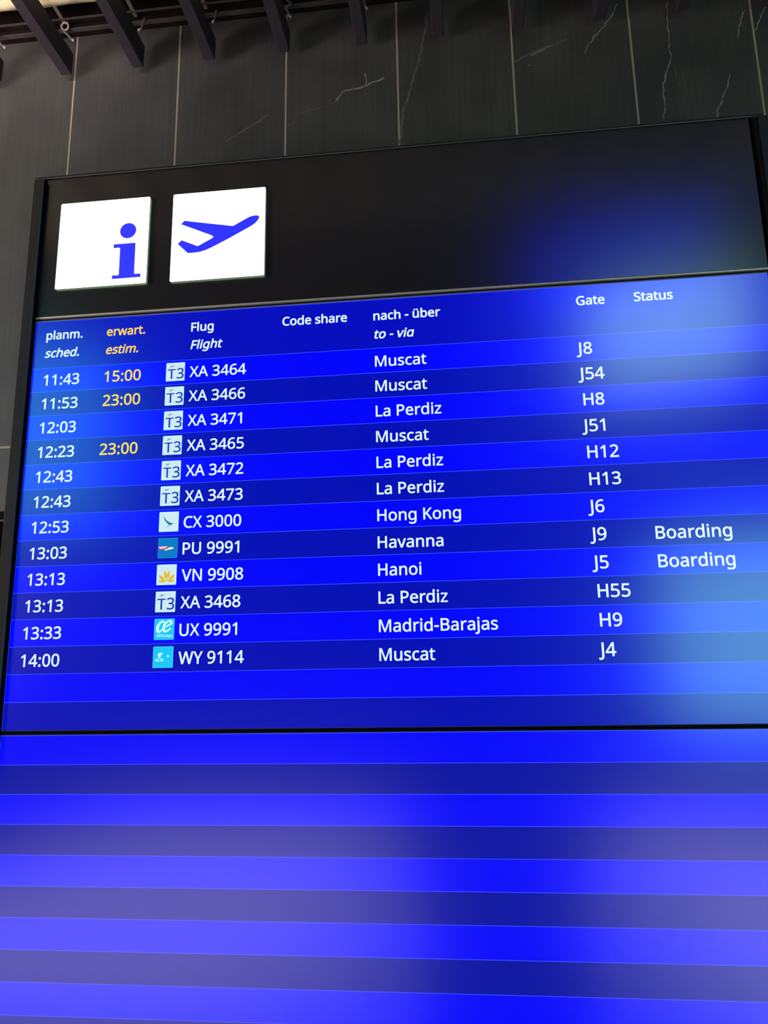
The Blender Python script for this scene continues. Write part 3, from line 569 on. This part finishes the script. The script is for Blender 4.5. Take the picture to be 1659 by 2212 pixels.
structure(b, 'ceiling_lining', True)

b = MB()                                             # ledge along the top of the wall
b.box(X0, X1, 3.70, WALL, 17.74, 24, 'ledge')
b.box(X0, X1, 3.50, 3.70, 17.72, 17.80, 'angle')
structure(b, 'trim_2')
b = MB()
b.box(X0, X1, 3.13, 3.22, 18.0, 18.05, 'angle')
structure(b, 'trim_3')
b = MB()
BAFF = [-5.40, -1.72, 1.97, 5.58, 9.27, 13.01, 16.64, 20.35, 24.06, 27.73, 31.4]
for x in BAFF:
    xr = x - 0.28
    b.box(xr - .09, xr + .09, CY - .1, 3.5, 18.03, 18.09, 'runner')
structure(b, 'trim_4')

# ----------------------------------------------------------------- ceiling baffles
ORD = ['first', 'second', 'third', 'fourth', 'fifth', 'sixth', 'seventh', 'eighth', 'ninth', 'tenth', 'eleventh']
for k, x in enumerate(BAFF):
    b = MB()
    z0, z1, ye, yn = 15.06, 16.22, 3.5, -20.0
    c = 0.03
    prof = [(x - .27 + c, z0), (x + .27 - c, z0), (x + .27, z0 + c), (x + .27, z1), (x - .27, z1), (x - .27, z0 + c)]
    n = len(prof)
    for i in range(n):
        a, d = prof[i], prof[(i + 1) % n]
        b.face([(a[0], yn, a[1]), (d[0], yn, d[1]), (d[0], ye, d[1]), (a[0], ye, a[1])], 'baffle')
    b.face([(p[0], ye, p[1]) for p in prof], 'baffle')
    b.face([(p[0], yn, p[1]) for p in reversed(prof)], 'baffle')
    for y in (0.0, -9.5, -19.0):              # hangers up into the plenum
        b.box(x - .05, x + .05, y - .05, y + .05, z1, 17.9, 'baffle')
    if k == 0:
        lab = 'dark ceiling baffle cut by the left edge of the photo, first from the left'
    elif k == 10:
        lab = 'dark ceiling baffle in the upper right corner of the photo'
    else:
        lab = 'dark ceiling baffle beam ending above the tiled wall, %s from the left' % ORD[k]
    tag(b.build('ceiling_baffle'), lab, 'ceiling baffle', 'dark baffles hanging under the ceiling')

WIRES = [
    ('wire_hanger', [(-1.788, 18.057), (-1.932, 18.02), (-2.121, 17.933), (-2.138, 17.825), (-1.993, 17.533), (-1.782, 17.316), (-1.568, 17.044), (-1.413, 16.916)],
     'grey twisted wire with a loop, hanging beside the second ceiling baffle', .05),
    ('wire_hanger', [(9.38, 18.2), (9.397, 17.942), (9.536, 17.816), (9.56, 17.679), (9.356, 17.518), (9.45, 17.238), (9.497, 17.099), (9.59, 16.928)],
     'thin wavy wire hanging beside the fifth ceiling baffle', .04),
    ('wire_hanger', [(13.12, 18.1), (13.164, 17.534), (13.206, 17.237), (13.248, 17.073), (13.314, 16.932)],
     'short straight wire hanging beside the sixth ceiling baffle', .04),
    ('wire_hanger', [(-5.5, 17.9), (-5.368, 17.285), (-5.254, 17.134), (-5.144, 17.011), (-5.036, 16.916)],
     'grey wire end at the left edge of the photo beside the first ceiling baffle', .05),
    ('wire_hanger', [(2.2, 17.8), (2.09, 17.4), (2.076, 17.222), (1.98, 17.17), (1.914, 17.133)],
     'small dark wire hook beside the third ceiling baffle', .04),
    ('wire_hanger', [(5.86, 17.8), (5.8, 17.4), (5.778, 17.22), (5.73, 17.17), (5.687, 17.123)],
     'small wire hook beside the fourth ceiling baffle', .04),
]
for nm, pts, lab, r in WIRES:
    b = MB()
    P = [(x, 3.4, z) for x, z in pts]
    fine = []                                        # smooth the bends
    for i in range(len(P) - 1):
        p0, p1, p2, p3 = (Vector(P[max(i - 1, 0)]), Vector(P[i]), Vector(P[i + 1]), Vector(P[min(i + 2, len(P) - 1)]))
        for t in (0, .25, .5, .75):
            fine.append(0.5 * ((2 * p1) + (p2 - p0) * t + (2 * p0 - 5 * p1 + 4 * p2 - p3) * t * t + (3 * p1 - p0 - 3 * p2 + p3) * t ** 3))
    fine.append(Vector(P[-1]))
    b.tube(fine, r, 'wire', 8)
    tip = MB()
    d = (fine[-1] - fine[-3]).normalized()
    tip.tube([fine[-1] - d * .12, fine[-1] + d * .02], r * 1.35, 'wire_tip', 8)
    if 'loop' in lab:
        ring = MB()
        c0 = Vector((-1.93, 3.36, 17.78))
        R = .18
        ring.tube([c0 + Vector((R * math.cos(t), -.05 * math.sin(t), R * .95 * math.sin(t))) for t in (2 * math.pi * i / 24 for i in range(25))], .05, 'wire_tip', 8)
        w = b.build(nm, smooth=True)
        tag(ring.build('ring_clip', w, smooth=True), 'pale metal ring clip')
    else:
        w = b.build(nm, smooth=True)
    tag(tip.build('wire_tip', w, smooth=True), 'pale wire end')
    tag(w, lab, 'wire', 'wire ends beside the ceiling baffles')

# ----------------------------------------------------------------- the board's housing
BW = 28.43
BOT = -33.0
board = thing('information_board', (XC, 0, BOT),
              'tall dark framed board with a black header above two blue screens', 'information board')
b = MB()
b.prism([(-.50, 1.2), (-.50, -.22), (-.47, -.25), (-.11, -.25), (-.06, -.20), (-.06, .25), (-.02, .25), (-.02, 1.2)], BOT, 6.42, 'post', 'post_edge')
b.box(-.059, -.05, -.15, .25, BOT, 6.40, 'bezel')  # black liner, shade of the inner side put into the colour
b.build('side_post', board)
b = MB()
b.prism([(28.47, 1.2), (28.47, .30), (28.60, .30), (28.60, -.16), (28.71, -.25), (29.16, -.25), (29.19, -.22), (29.19, 1.2)], BOT, 6.42, 'post', 'post_edge')
b.box(28.585, 28.599, -.15, .30, BOT, 6.40, 'bezel')  # inner side of this post blackened for its shade as well
b.face([(28.60, -.162, BOT), (28.71, -.252, BOT), (28.71, -.252, 6.40), (28.60, -.162, 6.40)], 'bezel')  # chamfer covered in black, its shade put into the colour
b.build('side_post', board)
b = MB()
b.prism_x([(1.2, 6.56), (-.045, 6.56), (-.06, 6.575), (-.06, 6.655), (-.045, 6.67), (1.2, 6.67)], -.535, 28.99, 'post', 'post_edge')
b.build('top_rail', board)
b = MB()
b.box(-.02, 28.47, 0.02, .9, .25, 6.57, 'header')
b.build('header_panel', board)
b = MB()
b.prism_x([(.9, .13), (.0, .13), (-.035, .15), (-.045, .18), (-.035, .21), (.0, .23), (.9, .23)], -.02, 28.47, 'sill', 'sill')
b.build('sill_strip', board)
b = MB()
b.box(-.5, 29.19, .9, 3.9, BOT, 6.57, 'post')
b.build('back_box', board)

SX0, SX1 = .725, 4.60
for nm, x0, x1, z0, z1, lab in (('info_sign', .757, 4.62, 1.345, 5.235, 'backlit white square with a blue letter i'),
                                ('departure_sign', 5.613, 9.484, 1.31, 5.235, 'backlit white square with a blue plane taking off')):
    b = MB()
    r = .06
    arc = []
    for cx, cz, a0 in ((x1 - r, z1 - r, 0), (x0 + r, z1 - r, 90), (x0 + r, z0 + r, 180), (x1 - r, z0 + r, 270)):
        for k in range(5):
            t = math.radians(a0 + 22.5 * k)
            arc.append((cx + r * math.cos(t), cz + r * math.sin(t)))
    b.face([(x, -.13, z) for x, z in arc], 'sign_face')
    n = len(arc)
    for i in range(n):
        a, d = arc[i], arc[(i + 1) % n]
        b.face([(a[0], .02, a[1]), (d[0], .02, d[1]), (d[0], -.13, d[1]), (a[0], -.13, a[1])], 'sign_edge')
    sg = tag(b.build(nm, board), lab)
    s = MB()
    if nm == 'info_sign':
        s.polys([[(3.165, 3.178), (4.092, 3.176), (4.104, 1.83), (4.116, 1.795), (4.146, 1.782), (4.376, 1.780), (4.376, 1.625), (3.172, 1.618), (3.171, 1.781), (3.426, 1.777), (3.445, 1.785), (3.453, 1.812), (3.444, 2.92), (3.438, 2.985), (3.411, 3.004), (3.161, 3.001)]], -.131, 'sign_blue', thick=.005)
        s.polys([[(3.743 + .347 * math.cos(t), 3.75 + .347 * math.sin(t)) for t in (2 * math.pi * i / 40 for i in range(40))]], -.131, 'sign_blue', thick=.005)
        s.build('letter_symbol', sg)
    else:
        s.polys([[(5.981, 3.847), (6.122, 3.995), (7.174, 3.781), (8.142, 3.588), (8.181, 3.593), (8.483, 3.754), (8.798, 3.92), (8.87, 3.947), (8.957, 3.967), (9.089, 3.981), (9.16, 3.975), (9.21, 3.955), (9.24, 3.915), (9.244, 3.875), (9.212, 3.791), (9.121, 3.67), (8.991, 3.566), (8.756, 3.434), (7.997, 3.035), (7.316, 2.706), (7.18, 2.648), (7.053, 2.597), (6.842, 2.543), (6.629, 2.523), (6.317, 2.522), (5.875, 2.969), (6.038, 3.125), (6.699, 2.814), (6.752, 2.818), (7.303, 3.108), (7.345, 3.14), (7.354, 3.166), (7.342, 3.2), (7.313, 3.221), (7.136, 3.308)]], -.131, 'sign_blue', thick=.005)
        s.build('plane_symbol', sg)

# ----------------------------------------------------------------- the displays
PITCH_ROW = 0.9978


def display(name, top, rows, label):
    """Blue screen with its bezel; rows = [(height, material)] from the top."""
    th = sum(r[0] for r in rows)
    root = thing(name, (XC, 0, top - th - .1), label, 'screen')
    bz = MB()
    # slim bezel frame around the picture area, with a small lip
    bot = top - th
    xa, xb = 0.0, BW - .02
    g = .085
    bz.box(xa - .015, xa, -.03, .3, bot - g, top + g, 'bezel')
    bz.box(xb, xb + .03, -.03, .3, bot - g, top + g, 'bezel')
    bz.prism_x([(.3, top), (-.01, top), (-.05, top + .02), (-.05, top + g - .01), (.3, top + g - .01)], xa, xb, 'bezel', 'bezel_lip')
    bz.prism_x([(.3, bot), (-.01, bot), (-.05, bot - .015), (-.05, bot - g + .01), (.3, bot - g + .01)], xa, xb, 'bezel', 'bezel_lip')
    bz.box(xa, xb, .02, .85, bot, top, 'bezel')
    bz.build('bezel', root)
    sc = MB()
    z = top
    e = .022
    for i, (h, m) in enumerate(rows):
        z1 = z - h
        ln = e if m != 'row_dark' else e
        sc.rect(xa + .012, xb - .012, z1 + .0, z - ln, 0, m)
        sc.rect(xa + .012, xb - .012, z - ln, z, 0, 'row_line')
        z = z1
    sc.rect(xa, xa + .012, bot, top, 0, 'row_line')
    sc.rect(xb - .012, xb, bot, top, 0, 'row_line')
    sc.build('screen', root)
    return root


rows_up = [(2.012, 'row_head')]
for k in range(14):
    rows_up.append((PITCH_ROW, 'row_bright' if k % 2 == 0 else 'row_dark'))
rows_low = [(1.0032, 'row_bright' if k % 2 == 0 else 'row_navy') for k in range(16)]
upper = display('flight_display', 0.0, rows_up, 'blue flight table screen listing departures, under the black header')
BOT_UP = -sum(r[0] for r in rows_up)
lower = display('blank_display', BOT_UP - .175, rows_low, 'empty blue striped screen without text, below the flight table')


def outline(flat):
    """Font contour (left handle, point, right handle ...) to a clean polyline."""
    n = [int(v) for v in flat.split()]
    K = [n[i:i + 6] for i in range(0, len(n), 6)]
    pts = []
    for a, b in zip(K, K[1:] + K[:1]):
        p0, p1, p2, p3 = a[2:4], a[4:6], b[0:2], b[2:4]
        dx, dz = p3[0] - p0[0], p3[1] - p0[1]
        L = math.hypot(dx, dz)
        if L < 1:
            continue
        bend = max(abs((p[0] - p0[0]) * dz - (p[1] - p0[1]) * dx) / L for p in (p1, p2))
        st = 1 if bend < 1.5 else 4
        for i in range(st):
            t = i / st
            u = 1 - t
            pts.append(tuple(u ** 3 * p0[j] + 3 * u * u * t * p1[j] + 3 * u * t * t * p2[j] + t ** 3 * p3[j] for j in (0, 1)))
    clean = []
    for p in pts:
        if clean and math.hypot(p[0] - clean[-1][0], p[1] - clean[-1][1]) < 5:
            clean[-1] = ((p[0] + clean[-1][0]) / 2, (p[1] + clean[-1][1]) / 2)
        else:
            clean.append(p)
    if math.hypot(clean[0][0] - clean[-1][0], clean[0][1] - clean[-1][1]) < 5:
        clean.pop()
    pts = clean
    return pts


def glyph(ch, em, shear=0.0, cut=None):
    adv, spl = GLYPHS[ch]
    k = em / 1000
    out = []
    for s in spl:
        pts = outline(s)
        if cut:
            pts = [(x, min(y, cut)) for x, y in pts]
        out.append([((x + shear * y) * k, y * k) for x, y in pts])
    return adv * k, out


def text(name, body, x, z, em, m, parent, bold=0.0, italic=False, y=-.008, squeeze=1.0):
    b = MB()
    sh = .21 if italic else 0.0
    first = True
    for ch in body:
        if italic and ch == 'a':                     # one-storey italic a
            adv, sp = glyph('d', em, sh, 545)
        else:
            adv, sp = glyph(ch, em, sh)
        if first and sp:                             # ink starts at x
            x -= min(q[0] for s in sp for q in s) * squeeze
            first = False
        if sp:
            loops = [[(q[0] * squeeze + x, q[1] + z) for q in s] for s in sp]
            b.polys(loops, y, m)
            b.rim(loops, y - .0006, m, bold * em / 1000)
        x += adv * squeeze
    return b.build(name, parent)


# headings
EH, HB = .487, 24
for body, x, z, m, it in (('planm.', .51, -.785, 'text', False), ('sched.', .50, -1.555, 'text', True),
                          ('erwart.', 3.06, -.785, 'amber_head', False), ('estim.', 3.07, -1.56, 'amber_head', True),
                          ('Flug', 6.55, -.825, 'text', False), ('Flight', 6.55, -1.575, 'text', True),
                          ('Code share', 10.23, -.84, 'text', False),
                          ('nach - über', 13.81, -.86, 'text', False), ('to - via', 13.84, -1.62, 'text', True),
                          ('Gate', 21.48, -.79, 'text', False), ('Status', 23.59, -.78, 'text', False)):
    o = text('column_heading', body, x, z, EH, m, upper, HB, it)
    o['label'] = ('amber' if m != 'text' else 'white') + (' italic' if it else '') + ' heading ' + body.replace('.', '')

# flights
FL = [('11:43', '15:00', 'T', 'XA 3464', 'Muscat', 'J8', ''), ('11:53', '23:00', 'T', 'XA 3466', 'Muscat', 'J54', ''),
      ('12:03', '', 'T', 'XA 3471', 'La Perdiz', 'H8', ''), ('12:23', '23:00', 'T', 'XA 3465', 'Muscat', 'J51', ''),
      ('12:43', '', 'T', 'XA 3472', 'La Perdiz', 'H12', ''), ('12:43', '', 'T', 'XA 3473', 'La Perdiz', 'H13', ''),
      ('12:53', '', 'C', 'CX 3000', 'Hong Kong', 'J6', ''), ('13:03', '', 'P', 'PU 9991', 'Havanna', 'J9', 'Boarding'),
      ('13:13', '', 'V', 'VN 9908', 'Hanoi', 'J5', 'Boarding'), ('13:13', '', 'T', 'XA 3468', 'La Perdiz', 'H55', ''),
      ('13:33', '', 'U', 'UX 9991', 'Madrid-Barajas', 'H9', ''), ('14:00', '', 'W', 'WY 9114', 'Muscat', 'J4', '')]


def lens(p, q, w0, w1=None, n=10):
    """Leaf outline from p to q bulging w0 to the left and w1 to the right."""
    w1 = w0 if w1 is None else w1
    dx, dz = q[0] - p[0], q[1] - p[1]
    L = math.hypot(dx, dz)
    nx, nz = -dz / L, dx / L
    a = [(p[0] + dx * t + nx * w0 * math.sin(math.pi * t ** .85), p[1] + dz * t + nz * w0 * math.sin(math.pi * t ** .85)) for t in (i / n for i in range(n + 1))]
    c = [(p[0] + dx * t - nx * w1 * math.sin(math.pi * t ** .85), p[1] + dz * t - nz * w1 * math.sin(math.pi * t ** .85)) for t in (i / n for i in range(n - 1, 0, -1))]
    return a + c


def logo(kind, x, z, s, parent):
    """Airline tile: square with its mark; u, v run 0..1 from the upper left corner."""
    P = lambda pts: [(x + u * s, z - v * s) for u, v in pts]
    tile = MB()
    mk = MB()
    base = {'T': 'logo_white', 'C': 'logo_white', 'V': 'logo_white', 'P': 'logo_sea', 'U': 'logo_cyan', 'W': 'logo_cyan'}[kind]
    rim = {'logo_white': 'logo_ice', 'logo_sea': 'logo_rim', 'logo_cyan': 'logo_rim2'}[base]
    tile.polys([P([(.02, 0), (.98, 0), (1, .02), (1, .98), (.98, 1), (.02, 1), (0, .98), (0, .02)])], -.004, rim)
    e = .045 if base == 'logo_white' else .03
    tile.polys([P([(e, e), (1 - e, e), (1 - e, 1 - e), (e, 1 - e)])], -.006, base)

    def letters(body, u, v, em, m, bold=0, shear=0.0, sq=1.0, y=-.010):
        X = x + u * s
        for ch in body:
            adv, sp = glyph(ch, em, shear)
            if sp:
                loops = [[(q[0] * sq + X, q[1] + z - v * s) for q in c] for c in sp]
                mk.polys(loops, y, m)
                if bold:
                    mk.rim(loops, y - .0006, m, bold * em / 1000)
            X += adv * sq
    if kind == 'T':
        mk.polys([P([(.09, .35), (.515, .35), (.515, .412), (.347, .412), (.347, .88), (.26, .88), (.26, .412), (.09, .412)])], -.010, 'logo_navy')
        letters('3', .55, .875, .585, 'logo_navy', 9, 0, 1.0)
        mk.polys([P([(.22, .125), (.27, .14), (.32, .175), (.44, .13), (.45, .15), (.34, .21), (.25, .25), (.20, .235), (.19, .215), (.25, .225), (.29, .195)])], -.010, 'logo_slate')
        nm = 'letter_mark'
    elif kind == 'C':
        mk.polys([P([(.24, .17), (.275, .27), (.32, .35), (.38, .42), (.47, .49), (.57, .545), (.66, .575), (.79, .585), (.70, .625), (.60, .67), (.45, .745), (.29, .84), (.40, .755), (.53, .665), (.43, .59), (.34, .49), (.28, .40), (.25, .30)])], -.010, 'logo_teal')
        nm = 'wing_mark'
    elif kind == 'P':
        mk.polys([P([(.05, .44), (.08, .42), (.50, .41), (.52, .44), (.50, .48), (.42, .53), (.34, .555), (.10, .57), (.06, .54)])], -.010, 'logo_red')
        mk.polys([P([(.06, .43), (.10, .425), (.47, .42), (.50, .435), (.42, .47), (.33, .51), (.12, .525), (.07, .50)])], -.012, 'logo_pink')
        mk.polys([P([(.34, .60), (.36, .57), (.48, .545), (.55, .49), (.62, .47), (.76, .47), (.81, .50), (.79, .53), (.66, .57), (.52, .585), (.40, .63)])], -.014, 'logo_cream')
        nm = 'fin_mark'
    elif kind == 'V':
        for p, q, w in (((.49, .74), (.40, .28), .075), ((.55, .74), (.63, .28), .075),
                        ((.43, .80), (.09, .49), .075), ((.61, .80), (.94, .48), .075),
                        ((.47, .83), (.05, .82), .06), ((.57, .83), (.95, .79), .06)):
            mk.polys([P(lens(p, q, w))], -.010 - w * .02, 'logo_gold')
        mk.polys([P([(.44, .74), (.60, .74), (.58, .80), (.52, .84), (.46, .80)])], -.009, 'logo_gold')
        mk.polys([P([(.52 + .055 * math.cos(t), .70 + .055 * math.sin(t)) for t in (i * math.pi / 8 for i in range(16))])], -.014, 'logo_white')
        mk.polys([P([(.52 + .038 * math.cos(t), .70 + .03 * math.sin(t)) for t in (i * math.pi / 8 for i in range(16))])], -.016, 'logo_gold')
        nm = 'flower_mark'
    elif kind == 'U':
        def stroke(pts, w0):
            n = len(pts)
            L, R = [], []
            for i, (u, v, k) in enumerate(pts):
                a, c = pts[max(i - 1, 0)], pts[min(i + 1, n - 1)]
                dx, dz = c[0] - a[0], c[1] - a[1]
                d = math.hypot(dx, dz) or 1
                L.append((u - dz / d * w0 * k, v + dx / d * w0 * k))
                R.append((u + dz / d * w0 * k, v - dx / d * w0 * k))
            for i in range(n - 1):
                a = P([L[i], L[i + 1], R[i + 1], R[i]])
                mk.face([(p[0], -.010 - i * 2e-5, p[1]) for p in a], 'logo_ice')

        def curve(ctrl, n=6):
            out = []
            for i in range(len(ctrl) - 1):
                p0, p1, p2, p3 = ctrl[max(i - 1, 0)], ctrl[i], ctrl[i + 1], ctrl[min(i + 2, len(ctrl) - 1)]
                for j in range(n):
                    t = j / n
                    out.append(tuple(.5 * (2 * b1 + (c1 - a1) * t + (2 * a1 - 5 * b1 + 4 * c1 - d1) * t * t + (3 * b1 - a1 - 3 * c1 + d1) * t ** 3) for a1, b1, c1, d1 in zip(p0, p1, p2, p3)))
            out.append(ctrl[-1])
            return out
        stroke(curve([(.53, .19, 1), (.45, .14, 1.0), (.34, .15, 1.1), (.24, .25, 1.3), (.17, .40, 1.5), (.17, .54, 1.6), (.22, .615, 1.4), (.30, .60, 1.0), (.40, .52, .8), (.46, .44, .7)]), .045)
        stroke(curve([(.54, .15, 1.0), (.51, .28, 1.3), (.48, .42, 1.5), (.48, .53, 1.4), (.53, .60, 1.2), (.62, .60, 1.0), (.72, .55, .9), (.83, .45, .9)]), .045)
        stroke(curve([(.58, .40, .7), (.68, .33, .8), (.80, .27, 1.1), (.86, .20, 1.3), (.83, .13, 1.2), (.74, .11, 1.0), (.64, .15, 1.0), (.55, .26, 1.1)]), .045)
        letters('AirEuropa', .13, .87, .142, 'logo_ice', 12, 0, .92)
        nm = 'letter_mark'
    else:
        mk.polys([P([(.24, .36), (.28, .31), (.34, .30), (.48, .295), (.44, .37), (.40, .42), (.385, .49), (.33, .53), (.29, .535), (.265, .46), (.245, .42)])], -.010, 'logo_ice')
        mk.polys([P([(.12, .60), (.17, .575), (.25, .57), (.30, .54), (.32, .555), (.29, .59), (.20, .605), (.13, .62)])], -.010, 'logo_ice')
        mk.polys([P([(.36, .60), (.39, .56), (.46, .585), (.54, .55), (.55, .565), (.50, .60), (.42, .615)])], -.010, 'logo_ice')
        mk.polys([P([(.12, .645), (.34, .64), (.34, .69), (.12, .695)])], -.010, 'logo_ice')
        mk.polys([P([(.38, .64), (.53, .64), (.52, .685), (.38, .69)])], -.010, 'logo_ice')
        mk.polys([P([(.69, .48), (.72, .41), (.75, .39), (.77, .42), (.76, .45), (.82, .47), (.81, .495), (.73, .505)])], -.010, 'logo_ice')
        nm = 'emblem_mark'
    t = tile.build('airline_logo', parent)
    mk.build(nm, t)
    return t


M['logo_rim'] = screen_mat('logo_sea_rim', lin(30, 132, 220), 1.0)
M['logo_rim2'] = screen_mat('logo_cyan_rim', lin(72, 218, 255), 1.0)
LOGO_LAB = {'T': 'white tile with blue letters and a tiny bird mark', 'C': 'white tile with a teal wing stroke', 'P': 'blue tile with a red and cream streak',
            'V': 'white tile with a golden flower', 'U': 'cyan tile with two joined white letters', 'W': 'cyan tile with a small white emblem'}
TB = 14
for k, (t, est, lg, fn, dest, gate, stat) in enumerate(FL):
    rt = -2.012 - k * PITCH_ROW                      # top of the row
    zb = rt - .735
    text('departure_time', t, .535, zb, .612, 'text', upper, TB)
    if est:
        text('estimated_time', est, 3.07, zb + .005, .612, 'amber', upper, TB)['label'] = 'amber estimated time'
    logo(lg, 5.588, rt - .105, .755, upper)['label'] = LOGO_LAB[lg]
    text('flight_number', fn, 6.55, zb, .600, 'text', upper, TB)
    text('destination', dest, 13.845, zb - .02, .590, 'text', upper, TB)
    text('gate_number', gate, 21.36 if gate[0] == 'J' else 21.475, zb + .0, .625, 'text', upper, TB)
    if stat:
        text('boarding_status', stat, 23.59, zb - .02, .610, 'text', upper, TB)
